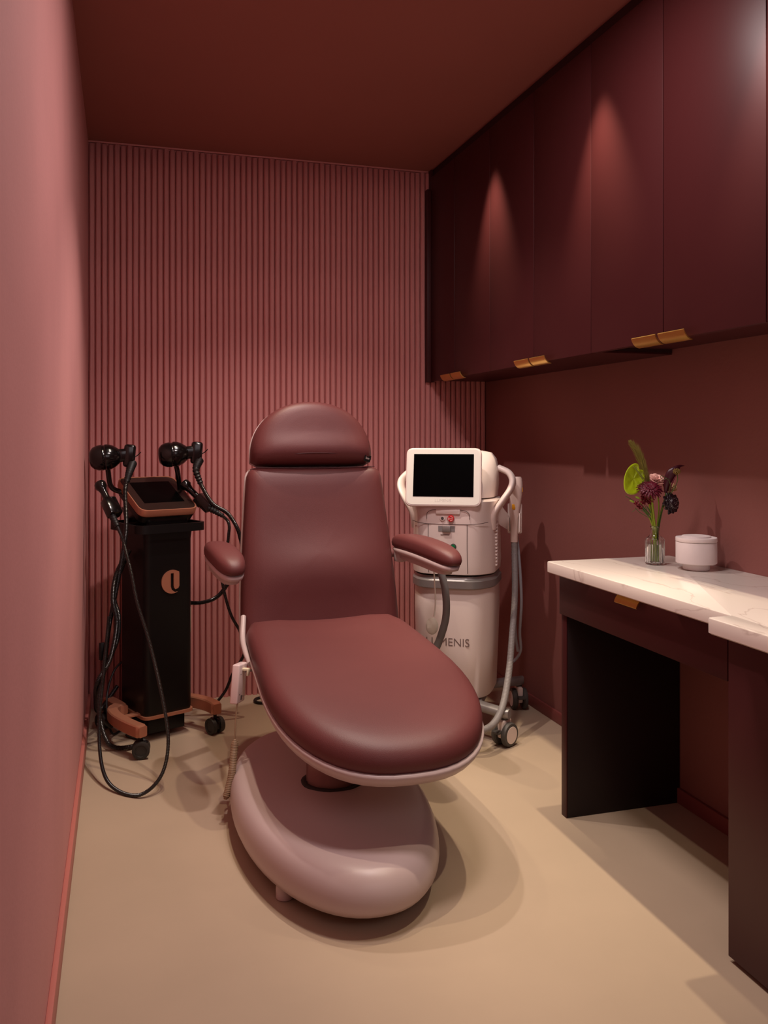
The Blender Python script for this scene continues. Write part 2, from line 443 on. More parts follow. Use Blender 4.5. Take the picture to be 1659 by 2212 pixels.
# stitched seams
def seamline(P): tube('seam', P, .0016, MATS.get('seam') or mat('seam', lin(70, 22, 28), .6), ch, 6, sub=4)
seamline([hmap(.712+x, .690+.012*(1-(x/.22)**2), .078+.022*(1-(x/.22)**2)) for x in (-.218, -.15, -.07, 0, .07, .15, .218)])
seamline([bmap(.722+x, .668-.006*(1-(x/.24)**2), .064+.008*(1-(x/.24)**2)) for x in (-.235, -.15, -.07, 0, .07, .15, .235)])
bt = hmap(.712+.212, .69, .062)
tg = box('maker_tag', -.017, .017, -.001, .001, -.014, .012, M_RUBBER, ch, .0004, 1, Matrix.Translation(bt+Vector((0, -.02, 0))) @ Matrix.Rotation(.25, 4, 'Y') @ Matrix.Rotation(.5, 4, 'Z'), 'small black fabric tag')
text('tag_letters', 'lem', .014, M_WHITE, tg, Matrix.Translation(bt+Vector((-.001, -.0225, 0))) @ Matrix.Rotation(.25, 4, 'Y') @ Matrix.Rotation(.5, 4, 'Z') @ Matrix.Rotation(PI/2, 4, 'X'))
# armrests
def armrest(rx, ry, fx, fy, zr, zf, side):
    a = Vector((rx, ry, zr)); b = Vector((fx, fy, zf)); d = (b-a); Ln = d.length; ax = d.normalized()
    sx = Vector((0, 0, 1)).cross(ax).normalized(); up = ax.cross(sx)
    w_ = .052
    ol = []
    for i in range(40):
        t = 2*PI*i/40; c_, s_ = math.cos(t), math.sin(t)
        k = Ln/2
        x = k*math.copysign(abs(c_)**.62, c_); y = w_*math.copysign(abs(s_)**.72, s_)
        y *= (.80+.20*min(1, (x+k)/(Ln*.45)))
        ol.append((x, y))
    mid = (a+b)/2
    def fm(x, y, h):
        arch = .016*(1-(x/(Ln/2))**2)
        p = mid+ax*x+sx*y+up*(h+arch)
        return p-Vector((CX0, CY0, 0))
    base = pad('armrest', ol, (0, 0), [(.5, -.002), (.9, -.002), (.98, .006), (1, .018), (.98, .032), (.92, .042), (.8, .049), (.6, .053), (.35, .055), (.08, .055)], fm, M_VINYL, ch)
    pad('armrest_tray', ol, (0.02, 0), [(.3, -.046), (.66, -.046), (.74, -.041), (.76, -.025), (.86, -.024), (.92, -.018), (.95, -.003), (.6, -.001)], fm, M_SHELL, ch, 'pale pink stepped underside of the armrest')
    # pivot bar to the backrest
    q = a+ax*.045-up*.012
    e = Vector((.70+side*.27, 3.315, zr-.04))
    tube('armrest_bar', [q-Vector((CX0, CY0, 0)), (q+e)/2-Vector((CX0, CY0, 0)), e-Vector((CX0, CY0, 0))], .017, MATS['bar'] if 'bar' in MATS else mat('bar', lin(150, 100, 96), .35), ch, 14)
    lathe('pivot_cap', [(.012, -.03), (.024, -.026), (.027, -.012), (.027, .012), (.022, .018), (.01, .019)], M_SHELL, ch, 20, Matrix.Translation(q-Vector((CX0, CY0, .012))))
armrest(1.035, 3.30, 1.145, 2.90, .785, .75, 1)
armrest(.315, 3.27, .362, 2.91, .785, .75, -1)
# pedestal
BCX, BCY = .607, 2.607
bo2 = []
for i in range(64):
    t = 2*PI*i/64; c_, s_ = math.cos(t), math.sin(t)
    wx = .288*(1+.04*s_)
    bo2.append((BCX+wx*math.copysign(abs(c_)**.93, c_), BCY+.585*math.copysign(abs(s_)**.97, s_)))
PP = [(.80, .045), (.90, .038), (.965, .045), (.992, .062), (1.0, .080), (.996, .102), (.980, .124), (.952, .143), (.915, .155), (.87, .162), (.80, .1665), (.70, .170), (.60, .174), (.45, .178), (.30, .180)]
base = pad('pedestal_cover', bo2, (BCX, BCY), PP, lambda x, y, h: W(x, y, h), M_SHELL, ch, 'large pale pink oval base cover')
CLX, CLY = .612, 2.57
pc = rpoly([(CLX+.105*math.cos(a), CLY+.095*math.sin(a)) for a in [PI*2*(k+.5)/8 for k in range(8)]], .03, 3)
pad('column_collar', pc, (CLX, CLY), [(1.0, .165), (1.0, .1815), (.98, .184), (.82, .184), (.82, .17)], lambda x, y, h: W(x, y, h), M_PAD, ch, 'black recess around the lifting column')
cm = mat('column_grey', lin(150, 118, 112), .35, .5)
for k, (r_, z0, z1) in enumerate(((.082, .172, .30), (.068, .29, .44))):
    oc = []
    for i in range(48):
        a = 2*PI*i/48; rr = r_*(1-.03*(i % 8 == 0))
        oc.append((CLX+rr*math.cos(a), CLY+rr*math.sin(a)*.9))
    pad('lift_column', oc, (CLX, CLY), [(1, z0), (1, z1)], lambda x, y, h: W(x, y, h), cm, ch, smooth=40)
for (fx, fy) in ((-.195, -.325), (.195, -.325), (-.19, .33), (.19, .33)):
    lathe('foot', [(.02, 0), (.024, .004), (.024, .03), (.018, .05)], M_SHELL, ch, 16, Matrix.Translation(W(BCX+fx, BCY+fy, 0)))
box('chassis', BCX-.15-CX0, BCX+.15-CX0, BCY-.34-CY0, BCY+.34-CY0, .015, .05, M_PAD, ch, .01)
lathe('screw', [(.004, .1685), (.004, .1715), (.002, .172)], M_PAD, ch, 10, Matrix.Translation(W(.505, 2.36, 0)))
# side bracket and hinge parts at the seat's left edge
tube('hinge_arm', [W(.425, 3.20, .56), W(.412, 3.12, .50), W(.408, 3.02, .475), W(.412, 2.93, .455)], .010, M_SHELL, ch, 10, label='pale pink bracket joining seat and backrest')
box('side_clip', -.012, .012, -.03, .03, -.03, .012, M_SHELL, ch, .003, 2, Matrix.Translation(W(.44, 2.80, .40)))
# hand control hanging on the seat's left side
hc_o = Vector((.352, 2.865, .41))
Mh = Matrix.Translation(W(*hc_o)) @ Matrix.Rotation(.09, 4, 'Y') @ Matrix.Rotation(-.10, 4, 'X') @ Matrix.Rotation(math.radians(-25), 4, 'Z')
hc = box('hand_control', -.013, .013, 0, .085, -.064, .062, mat('handset', lin(228, 205, 202), .35), ch, .005, 3, Mh, 'white hand control hanging beside the seat, cord attached')
for yy, zz in ((.02, .03), (.065, .03), (.02, -.035), (.06, -.045)):
    lathe('screw', [(.0022, 0), (.0022, .0008)], M_PAD, hc, 8, Mh @ Matrix.Translation((.0128, yy, zz)) @ Matrix.Rotation(PI/2, 4, 'Y'))
box('strain_slot', .0128, .0136, .036, .046, -.055, -.040, M_PAD, hc, .0003, 1, Mh)
box('hanging_hook', -.012, .032, .03, .055, .040, .048, M_CREAM, hc, .002, 2, Mh)
box('hook_lip', .028, .033, .03, .055, .024, .046, M_CREAM, hc, .002, 2, Mh)
tube('hook_rail', [W(.378, 2.92, .438), W(.40, 2.92, .437), W(.43, 2.92, .436)], .004, M_GREY, ch, 8)
cord = [W(.362, 2.868, .348), W(.356, 2.86, .31), W(.352, 2.85, .26), W(.349, 2.845, .232)]
tube('cord', cord, .0028, M_CORD, hc, 8)
P = catmull([W(.351, 2.845, .236), W(.345, 2.83, .20), W(.335, 2.80, .145), W(.322, 2.785, .10), W(.312, 2.78, .075)], 12)
P = resample(P, .0005); hel = []
for i, p in enumerate(P):
    a = i*.62
    t = (P[min(i+1, len(P)-1)]-P[max(i-1, 0)]).normalized(); x = t.cross(Vector((0, 1, 0))).normalized(); y = t.cross(x)
    r_ = .0098*min(1, .3+i/30, .3+(len(P)-1-i)/30)
    hel.append(p+(x*math.cos(a)+y*math.sin(a))*r_)
loft('coiled_cord', tube_loops(hel, .0029, 6), M_CORD, hc, 60)

# ------------------------------------------------------------------ black and copper body-contouring cart
bk = thing('black_treatment_cart', 'tall black device cart with copper trim, tilted screen and four applicators, at the left wall', 'machine', (.135, 3.735, 0), math.radians(23))
def B(x, y, z): return Vector((x, y, z))
col = rrect(.103, .125, .028, 6)
loft('cabinet_body', [[B(p.x*s, p.y*s, z) for p in col] for s, z in ((.985, .105), (1, .112), (1, .80), (1.02, .82), (1.03, .835))], M_BLACKM, bk, 30)
rim = rrect(.110, .132, .034, 6)
loft('base_rim', [[B(p.x, p.y, z) for p in rim] for z in (.092, .104)], M_COPPER, bk, 30)
box('under_box', -.075, .085, -.09, .11, .022, .091, M_BLACKM, bk, .004)
# logo badge: disc with an open slot, cut on the right
def logo():
    cx, cz, r = .0, 0, .036; K2 = 1.32; y = -.126
    out = []
    for i in range(29):   # left big arc from bottom-right round to top-right
        a = math.radians(-62-(236)*i/28); out.append((r*math.cos(a), r*math.sin(a)))
    # out now ends near the top right; go down the flat right side, around foot, up the slot
    pts = out+[(.0215, .030), (.0225, .024), (.0225, -.014), (.019, -.021), (.010, -.024), (.006, -.020), (.004, -.012), (.004, .026), (-.006, .026), (-.006, -.014), (-.003, -.024), (.006, -.031), (.012, -.033)]
    V = []
    for yy in (y, y-.006):
        V += [(p[0]*K2+.01, yy, .632+p[1]*K2) for p in pts]
    n = len(pts); F = [tuple(range(n)), tuple(range(n, 2*n))]+[(i, (i+1) % n, n+(i+1) % n, n+i) for i in range(n)]
    me = bpy.data.meshes.new('logo_badge'); me.from_pydata(V, [], F)
    bm = bmesh.new(); bm.from_mesh(me); bmesh.ops.recalc_face_normals(bm, faces=bm.faces)
    bmesh.ops.triangulate(bm, faces=[f for f in bm.faces if len(f.verts) > 4]); bm.to_mesh(me); bm.free()
    return link('logo_badge', me, M_COPPER, bk, False, 'round copper badge with an upright slot')
logo()
# neck and tilted screen
neck = [[B(p.x*sx, p.y*sy+dy, z) for p in col] for sx, sy, dy, z in ((.98, .95, 0, .835), (.96, .9, 0, .85), (.93, .9, .0, .875), (1.0, .92, -.0, .905), (1.05, .95, 0, .925))]
loft('neck', neck, M_BLACK, bk, 40)
Ms = Matrix.Translation((0, -.01, .975)) @ Matrix.Rotation(math.radians(27), 4, 'X')
sc_o = rrect(.127, .137, .040, 8)
loft('screen_back', [[Ms @ B(p.x*s, p.y*s, z) for p in sc_o] for s, z in ((.80, -.062), (.93, -.05), (.98, -.021))], M_BLACKM, bk, 30)
hd = loft('screen_housing', [[Ms @ B(p.x*s, p.y*s, z) for p in sc_o] for s, z in ((.975, -.020), (1, -.015), (1, .009), (.99, .0125), (.965, .0125), (.960, .0105))], M_COPPER, bk, 30, label='copper rimmed screen housing')
bz = loft('bezel', [[Ms @ B(p.x*s, p.y*s, z) for p in sc_o] for s, z in ((.955, .009), (.955, .0112))], M_BEZEL, hd, 30)
pn = rrect(.088, .084, .002, 2)
loft('display', [[Ms @ B(p.x, p.y+.008, z) for p in pn] for z in (.0112, .0118)], M_SCREEN, hd, 30)
# handle ring round the body
ro = rrect(.150, .155, .05, 8); ri = rrect(.138, .143, .042, 8)
V = []; F = []; n = len(ro)
for (o_, z) in ((ro, .835), (ro, .868), (ri, .868), (ri, .835)):
    V += [(p.x, p.y-.012, z) for p in o_]
for k in range(4):
    for i in range(n):
        j = (i+1) % n; F.append((k*n+i, k*n+j, ((k+1) % 4)*n+j, ((k+1) % 4)*n+i))
raw('push_handle', V, F, M_BLACKM, bk, 30)
box('handle_bracket', -.145, .145, .03, .07, .838, .862, M_BLACKM, bk, .003)
# legs with casters
def copper_leg(pts, cast, rot, hz=.02):
    P_ = catmull(pts, 8); L_ = []
    for i, p in enumerate(P_):
        t = (P_[min(i+1, len(P_)-1)]-P_[max(i-1, 0)]); t.z = 0; t.normalize(); s_ = Vector((t.y, -t.x, 0))
        k = 1 if 1 < i < len(P_)-2 else .86
        L_.append([p+s_*a*.021*k+Vector((0, 0, b*hz*k)) for a, b in ((-1, -.8), (-.8, -1), (.8, -1), (1, -.8), (1, .8), (.8, 1), (-.8, 1), (-1, .8))])
    lg = loft('leg', L_, M_COPPER, bk, 40, label='curved copper leg with caster')
    twin_caster(lg, cast, rot)
def twin_caster(par, c, rot, R=.033, root=None):
    Mx = Matrix.Translation(c) @ Matrix.Rotation(rot, 4, 'Z')
    lathe('caster_stem', [(.007, .03), (.007, .066)], M_BLACKM, par, 10, Mx)
    box('caster_fork', -.009, .009, -.026, .026, -.012, .030, M_BLACK, par, .006, 2, Mx)
    for s_ in (-1, 1):
        prof = [(.006, 0), (R*.62, 0), (R*.66, .003), (R*.84, .0035), (R*.97, .002), (R, -.002), (R, -.014), (R*.9, -.017), (.006, -.017)]
        lathe('caster_wheel', prof, M_CASTERB, par, 28, Mx @ Matrix.Translation((s_*.026, 0, 0)) @ Matrix.Rotation(s_*PI/2, 4, 'Y'))
copper_leg([B(-.14, .03, .112), B(-.185, .0, .112), B(-.205, -.07, .112), B(-.205, -.15, .110), B(-.193, -.22, .106), B(-.180, -.275, .104)], B(-.178, -.252, .034), 1.1, .023)
copper_leg([B(.09, .03, .112), B(.125, -.04, .112), B(.150, -.10, .112), B(.165, -.16, .110), B(.168, -.215, .106)], B(.170, -.190, .034), .15, .024)
copper_leg([B(-.14, .0, .112), B(-.14, .1, .112), B(-.145, .16, .112)], B(-.15, .165, .034), .3)
copper_leg([B(.12, .06, .112), B(.15, .14, .112), B(.17, .17, .112)], B(.17, .165, .034), .2)
box('cross_bar', -.19, -.09, -.075, -.045, .10, .109, M_COPPER, bk, .002)
box('cross_bar', .09, .17, -.05, -.02, .10, .109, M_COPPER, bk, .002)
# big round applicators on brackets
def big_head(c, ang, tiltz, bracket, cabpts, hose_r=.0085):
    c = Vector(c)
    Mx = Matrix.Translation(c) @ Matrix.Rotation(ang, 4, 'Z') @ Matrix.Rotation(tiltz, 4, 'Y') @ Matrix.Scale(1.16, 4)
    # axis along local x: dome at -x, shoulder, then grip block at +x
    ap = lathe('applicator', [(.008, -.062), (.026, -.059), (.038, -.048), (.0435, -.034), (.045, -.018), (.0435, -.016), (.0425, -.010), (.0455, -.006), (.0445, .006), (.038, .022), (.029, .034), (.022, .042), (.012, .046)],
               M_BLACK, bk, 36, Mx @ Matrix.Rotation(PI/2, 4, 'Y'), label='round glossy black applicator head')
    box('grip', .018, .082, -.020, .020, -.022, .024, M_BLACK, ap, .010, 3, Mx)
    box('grip_cap', .052, .092, -.021, .021, -.030, .050, M_BLACK, ap, .010, 3, Mx @ Matrix.Rotation(.18, 4, 'Y'))
    tube('latch', [Mx @ B(.082, -.01, -.012), Mx @ B(.10, -.014, -.004), Mx @ B(.112, -.018, .006)], .0022, M_BLACK, ap, 6)
    tube('bracket_arm', bracket, .0105, M_BLACK, bk, 12)
    a_ = Mx @ B(.080, -.008, -.030)
    cabpts = [a_]+[Vector(p) for p in cabpts]
    k = 2
    P_ = catmull(cabpts, 12)
    Ls = 0; j = 0
    while j < len(P_)-2 and Ls < .125: Ls += (P_[j+1]-P_[j]).length; j += 1
    tube('strain_relief', [P_[0], P_[j//2], P_[j]], lambda t: .0165-.006*t, M_RUBBER, ap, 14, rib=.15, pitch=.013)
    tube('hose', [p for p in P_[j-1::4]]+[P_[-1]], hose_r, M_HOSEB, ap, 10, rib=.10, pitch=.0055)
M_HOSEB = mat('ribbed_black_hose', lin(26, 23, 23), .28, spec=.7)
# local-frame helper from world points
Rb = Matrix.Rotation(math.radians(-23), 4, 'Z')
def LB(x, y, z): return Rb @ (Vector((x, y, z))-Vector((.135, 3.735, 0)))
big_head(LB(-.055, 3.70, 1.135), math.radians(-23), -.10,
         [LB(-.055, 3.70, 1.12), LB(-.053, 3.72, 1.07), LB(-.04, 3.735, 1.01), LB(.01, 3.745, .985), LB(.045, 3.745, .965), LB(.08, 3.74, .955)],
         [LB(.022, 3.60, 1.055), LB(.012, 3.58, 1.00), LB(.016, 3.56, .88), LB(.008, 3.57, .79), LB(-.02, 3.62, .62), LB(-.05, 3.66, .45), LB(-.075, 3.60, .24), LB(-.085, 3.62, .12), LB(-.04, 3.68, .05)])
big_head(LB(.215, 3.73, 1.145), math.radians(-23), -.10,
         [LB(.215, 3.73, 1.13), LB(.217, 3.75, 1.10), LB(.225, 3.755, 1.06), LB(.235, 3.78, .98), LB(.22, 3.76, .93)],
         [LB(.293, 3.67, 1.075), LB(.317, 3.66, 1.01), LB(.36, 3.66, .94), LB(.42, 3.68, .90), LB(.455, 3.68, .85), LB(.475, 3.69, .80), LB(.487, 3.71, .72), LB(.45, 3.76, .62), LB(.40, 3.82, .53), LB(.33, 3.84, .50), LB(.24, 3.82, .51)])
def small_head(c, d, holder, cabpts):
    c = Vector(c); d = Vector(d).normalized()
    Q = d.to_track_quat('Z', 'Y').to_matrix().to_4x4(); Mx = Matrix.Translation(c) @ Q @ Matrix.Diagonal((1.35, 1.35, 1, 1))
    ap = lathe('pencil_applicator', [(.007, -.002), (.014, 0), (.017, .006), (.017, .022), (.013, .030), (.010, .045), (.010, .10), (.013, .11)], M_BLACK, bk, 20, Mx, label='small slim black applicator')
    box('holster', -.02, .02, -.014, .018, .085, .165, M_BLACK, bk, .006, 2, Mx @ Matrix.Translation((0, 0, 0)))
    a_ = Mx @ B(0, -.012, .10)
    pts = [a_]+[Vector(p) for p in cabpts]
    P_ = catmull(pts, 12); Ls = 0; j = 0
    while j < len(P_)-2 and Ls < .13: Ls += (P_[j+1]-P_[j]).length; j += 1
    tube('strain_relief', [P_[0], P_[j//2], P_[j]], lambda t: .0175-.009*t, M_RUBBER, ap, 14, rib=.15, pitch=.013)
    tube('hose', [p for p in P_[j-1::4]]+[P_[-1]], .0062, M_HOSEB, ap, 10, rib=.12, pitch=.005)
small_head(LB(-.085, 3.62, 1.035), LB(-.02, 3.52, .90)-LB(-.085, 3.62, 1.035), None,
           [LB(-.005, 3.45, .85), LB(.018, 3.42, .77), LB(.035, 3.40, .70), LB(.055, 3.36, .60), LB(.095, 3.30, .47), LB(.135, 3.22, .30), LB(.155, 3.14, .16), LB(.13, 3.08, .06), LB(.06, 3.05, .012), LB(-.02, 3.12, .012), LB(-.065, 3.22, .05), LB(-.08, 3.36, .16), LB(-.065, 3.50, .34), LB(-.05, 3.62, .50)])
small_head(LB(.245, 3.74, 1.025), LB(.365, 3.68, .90)-LB(.245, 3.74, 1.025), None,
           [LB(.41, 3.62, .88), LB(.42, 3.63, .80), LB(.405, 3.64, .72), LB(.395, 3.66, .648), LB(.412, 3.68, .557), LB(.441, 3.70, .464), LB(.483, 3.72, .383), LB(.502, 3.75, .292), LB(.459, 3.80, .193), LB(.426, 3.84, .101), LB(.36, 3.86, .04), LB(.27, 3.86, .10)])
# loops of hose and mains lead beside the body
tube('hose', [LB(.03, 3.66, .76), LB(-.02, 3.60, .68), LB(-.035, 3.58, .58), LB(-.02, 3.60, .48), LB(-.045, 3.60, .34), LB(-.09, 3.60, .26), LB(-.10, 3.66, .18), LB(-.09, 3.74, .10), LB(-.02, 3.86, .16)], .0085, M_HOSEB, bk, 10, rib=.1, pitch=.0055)
tube('hose', [LB(.02, 3.70, .74), LB(-.03, 3.64, .60), LB(-.012, 3.62, .50), LB(-.02, 3.64, .40), LB(-.07, 3.62, .28), LB(-.085, 3.56, .16), LB(-.05, 3.54, .03), LB(.03, 3.53, .012), LB(.08, 3.60, .012), LB(.02, 3.68, .012)], .0085, M_HOSEB, bk, 10, rib=.1, pitch=.0055)
tube('mains_lead', [LB(.04, 3.83, .30), LB(-.03, 3.82, .24), LB(-.06, 3.74, .14), LB(-.04, 3.70, .02), LB(.02, 3.78, .008), LB(.20, 3.90, .008)], .0045, M_RUBBER, bk, 8)
box('lead_holder', -.012, .012, -.01, .01, -.035, .035, M_RUBBER, bk, .004, 2, Matrix.Translation(LB(-.075, 3.66, .36)))

# thin black lead in a loop on the floor behind the chair
tag(tube('power_cord', [Vector(p) for p in ((.98, 3.99, .007), (.80, 3.95, .007), (.66, 3.945, .007), (.595, 3.965, .007), (.585, 4.01, .007), (.63, 4.045, .007), (.80, 4.05, .007), (.95, 4.07, .007))], .0065, M_RUBBER, None, 8),
    'black power cord looped on the floor by the ribbed wall', 'cord')
ol = thing('wall_outlet', 'narrow white outlet plate on the ribbed wall, half hidden by the black cart', 'outlet', (.270, 4.106, .375))
box('plate', -.035, .035, -.004, .004, -.058, .058, M_CREAM, ol, .002)
for dz in (-.025, .025): box('socket', -.016, .016, -.007, -.0045, dz-.013, dz+.013, M_CREAM, ol, .001)

# ------------------------------------------------------------------ white laser device
LX, LY, LA = 1.36, 3.455, math.radians(-32)
lz = thing('laser_device', 'white laser treatment machine on grey casters with tablet screen, in the back right corner', 'machine', (LX, LY, 0), LA)
Rl = Matrix.Rotation(-LA, 4, 'Z')
def LL(x, y, z): return Rl @ (Vector((x, y, z))-Vector((LX, LY, 0)))
def sec(fw, hw, fd, cd_, bd, r=(.05, .05, .04, .03, .03, .04, .05, .05)):
    """plan: flat front half width fw at -fd, half width hw from -cd_ back to bd"""
    return rpoly([(-fw, -fd), (fw, -fd), (hw, -cd_), (hw, bd-.04), (hw-.05, bd), (-hw+.05, bd), (-hw, bd-.04), (-hw, -cd_)], list(r), 5)
def lsec(rows, z_at=None): return [[B(p.x, p.y+dy, z) for p in sec(*a)] for (a, dy, z) in rows]
loft('lower_body', lsec([((.10, .150, .162, .075, .14), 0, .155), ((.105, .158, .17, .08, .145), 0, .165), ((.112, .165, .175, .08, .15), 0, .35), ((.116, .170, .178, .08, .155), 0, .50), ((.112, .170, .165, .08, .155), 0, .60), ((.10, .160, .15, .07, .15), 0, .604)]), M_WHITE, lz, 40)
loft('grey_band', lsec([((.112, .172, .182, .085, .157), 0, .602), ((.116, .177, .188, .087, .16), 0, .606), ((.116, .177, .188, .087, .16), 0, .634), ((.11, .170, .178, .083, .155), 0, .642), ((.108, .168, .174, .08, .15), 0, .652)], ), M_GREY, lz, 30, label='grey metallic band between the two body sections')
ub = loft('upper_body', lsec([((.10, .168, .165, .085, .15), 0, .656), ((.112, .174, .188, .09, .155), 0, .662), ((.116, .176, .192, .09, .158), 0, .70), ((.116, .172, .192, .09, .158), 0, .86), ((.116, .172, .19, .09, .158), .0, .90), ((.122, .176, .188, .10, .15), 0, .93), ((.128, .182, .182, .11, .14), 0, .955), ((.12, .172, .15, .10, .14), 0, .962)]), M_WHITE, lz, 40)
# seams and drawer lines on the front
def fline(pts, par=ub, r=.0012): return tube('seam_line', [B(*p) for p in pts], r, M_SEAM, par, 6, sub=3)
yf = -.1925
fline([(-.085, yf, .865), (-.0, yf, .864), (.085, yf, .865)])
fline([(-.085, yf, .865), (-.125, yf+.012, .868), (-.160, yf+.06, .872)])
fline([(.085, yf, .865), (.125, yf+.012, .868), (.155, yf+.05, .872)])
fline([(-.082, yf, .864), (-.082, yf, .76), (-.080, yf+.001, .668)]); fline([(.078, yf, .864), (.078, yf, .76), (.080, yf+.001, .668)])
fline([(-.088, yf, .885), (-.085, yf-.001, .91), (-.06, yf-.002, .922), (.0, yf-.002, .9235), (.06, yf-.002, .922), (.085, yf-.001, .91), (.088, yf, .885)])
fline([(-.03, yf-.0006, .822), (.0, yf-.0006, .822), (.005, yf-.0006, .822)])
fline([(.150, -.096, .58), (.150, -.092, .40), (.140, -.086, .17)], lz)
# recess lip, key switch, stop button, latch, green button
box('pull_lip', -.050, .050, yf-.006, yf+.004, .905, .925, M_WHITE, ub, .004, 2)
Mfb = Matrix.Rotation(PI/2, 4, 'X')
def disc(nm, x, z, r, m, par, t=.006, label=None, ring=None):
    return lathe(nm, [(.001, 0), (r, 0), (r, t*.7), (r*.85, t), (.001, t)], m, par, 24, Matrix.Translation((x, yf, z)) @ Mfb, label=label)
k_ = disc('key_switch', -.022, .888, .0105, M_WHITE, ub, .004); lathe('key_slot', [(.001, .004), (.006, .004), (.006, .0048), (.001, .0048)], M_CASTER, k_, 16, Matrix.Translation((-.022, yf, .888)) @ Mfb)
rb = disc('stop_button', .013, .888, .0135, M_RED, ub, .012, 'red emergency stop button with white arrows')
for a0 in (.3, 2.4, 4.5):
    tube('arrow', [Vector((.013+.0085*math.cos(a0+t), yf-.0122, .888+.0085*math.sin(a0+t))) for t in (0, .5, 1.0, 1.4)], .0010, M_WHITE, rb, 5, sub=3)
text('stop_letters', 'STOP', .0065, M_WHITE, rb, Matrix.Translation((.013, yf-.0122, .888)) @ Mfb)
box('latch_recess', -.040, .028, yf-.0012, yf+.001, .835, .858, M_HOSE, ub, .0005, 1)
box('latch', -.022, .012, yf-.010, yf, .833, .858, M_GREY, ub, .003, 2)
g_ = disc('button_ring', .022, .775, .0125, M_CASTER, ub, .003); lathe('green_button', [(.001, .003), (.0085, .003), (.0085, .006), (.001, .0065)], M_GREEN, g_, 20, Matrix.Translation((.022, yf, .775)) @ Mfb, label='green round button')
# ribbed side vents on the right
for k in range(13):
    z = .69+k*.014
    box('vent_rib', .168, .1815, -.066, -.034, z, z+.008, M_WHITE, ub, .002, 1, Matrix.Translation((.175, -.05, z)) @ Matrix.Rotation(.45, 4, 'X') @ Matrix.Translation((-.175, .05, -z)))
# collar, ears (side handles) and rear dome
col_l = lsec([((.12, .165, .16, .07, .14), 0, .968), ((.125, .17, .15, .05, .14), 0, 1.02), ((.115, .170, .10, .02, .14), 0, 1.08), ((.10, .160, .05, -.02, .135), 0, 1.125), ((.08, .14, .0, -.04, .125), 0, 1.15), ((.04, .10, -.02, -.05, .10), 0, 1.158)])
loft('head_shell', col_l, M_WHITE, lz, 50)
def ear(s_):
    P_ = catmull([B(s_*.165, -.07, .84), B(s_*.172, -.08, .90), B(s_*.205, -.07, .955), B(s_*.232, -.04, 1.00), B(s_*.236, .0, 1.035), B(s_*.215, .04, 1.065), B(s_*.17, .06, 1.085)], 7)
    L_ = []
    for i, p in enumerate(P_):
        t = (P_[min(i+1, len(P_)-1)]-P_[max(i-1, 0)]).normalized(); x = t.cross(Vector((0, 1, 0))).normalized(); y = t.cross(x)
        k = .55+.45*math.sin(PI*min(1, (i+2)/(len(P_)*.8)))
        L_.append([p+x*math.cos(a)*.014+y*math.sin(a)*.036*k for a in [2*PI*q/16 for q in range(16)]])
    loft('side_handle', L_, M_WHITE, lz, 60)
ear(-1); ear(1)
# tablet screen turned slightly to the room
Mt = Matrix.Translation((-.020, -.185, 1.055)) @ Matrix.Rotation(math.radians(6), 4, 'Z') @ Matrix.Rotation(math.radians(90-14), 4, 'X')
to = rrect(.152, .119, .028, 8)
tb = loft('tablet', [[Mt @ B(p.x*s, p.y*s, z) for p in to] for s, z in ((.9, -.036), (.98, -.03), (1.01, -.018), (1.01, -.004), (1.0, 0), (.985, .001))], M_WHITE, lz, 40, label='white framed tablet screen')
to2 = rrect(.147, .114, .025, 8)
loft('tablet_glass', [[Mt @ B(p.x, p.y, z) for p in to2] for z in (.0009, .0022)], M_MATTEW, tb, 30)
dsp = rrect(.122, .088, .001, 1)
loft('display', [[Mt @ B(p.x, p.y+.006, z) for p in dsp] for z in (.0022, .003)], M_SCREEN, tb, 30)
text('letters', 'LUMENIS', .0165, mat('faint_letters', lin(205, 198, 190), .5), tb, Mt @ Matrix.Translation((0, -.0975, .0022)))
box('tablet_cradle', -.12, .12, -.19, -.10, .945, .975, M_WHITE, lz, .014, 3)
# big letters on the lower body
text('letters', 'LUMENIS', .046, mat('grey_letters', lin(120, 100, 96), .5), lz, Matrix.Translation((-.005, -.1764, .385)) @ Matrix.Rotation(math.radians(91.15), 4, 'X'), ext=.0005, bold=-.0004, label='thin grey capital letters LUMENIS')
# base arms and casters
box('chassis', -.13, .13, -.13, .14, .120, .152, M_GREY, lz, .01, 2)
def medic_caster(par, c, rot):
    Mx = Matrix.Translation(c) @ Matrix.Rotation(rot, 4, 'Z'); R = .047
    lathe('caster_stem', [(.015, .055), (.015, .075), (.018, .076), (.018, .092)], M_CASTER, par, 16, Mx)
    box('caster_fork', -.012, .012, -.035, .03, -.012, .056, M_WHITE, par, .007, 3, Mx)
    box('brake_pedal', -.016, .016, -.062, -.03, .010, .020, M_CASTER, par, .003, 2, Mx)
    for s_ in (-1, 1):
        Mw = Mx @ Matrix.Translation((s_*.027, 0, 0)) @ Matrix.Rotation(s_*PI/2, 4, 'Y')
        wh = lathe('caster_wheel', [(.006, -.015), (R*.9, -.015), (R, -.010), (R, .0), (R*.93, .006), (R*.75, .008), (.006, .008)], M_CASTER, par, 36, Mw)
        lathe('hub_cap', [(.003, .0085), (R*.70, .0085), (R*.72, .0075), (R*.74, .003)], M_WHITE, par, 30, Mw)
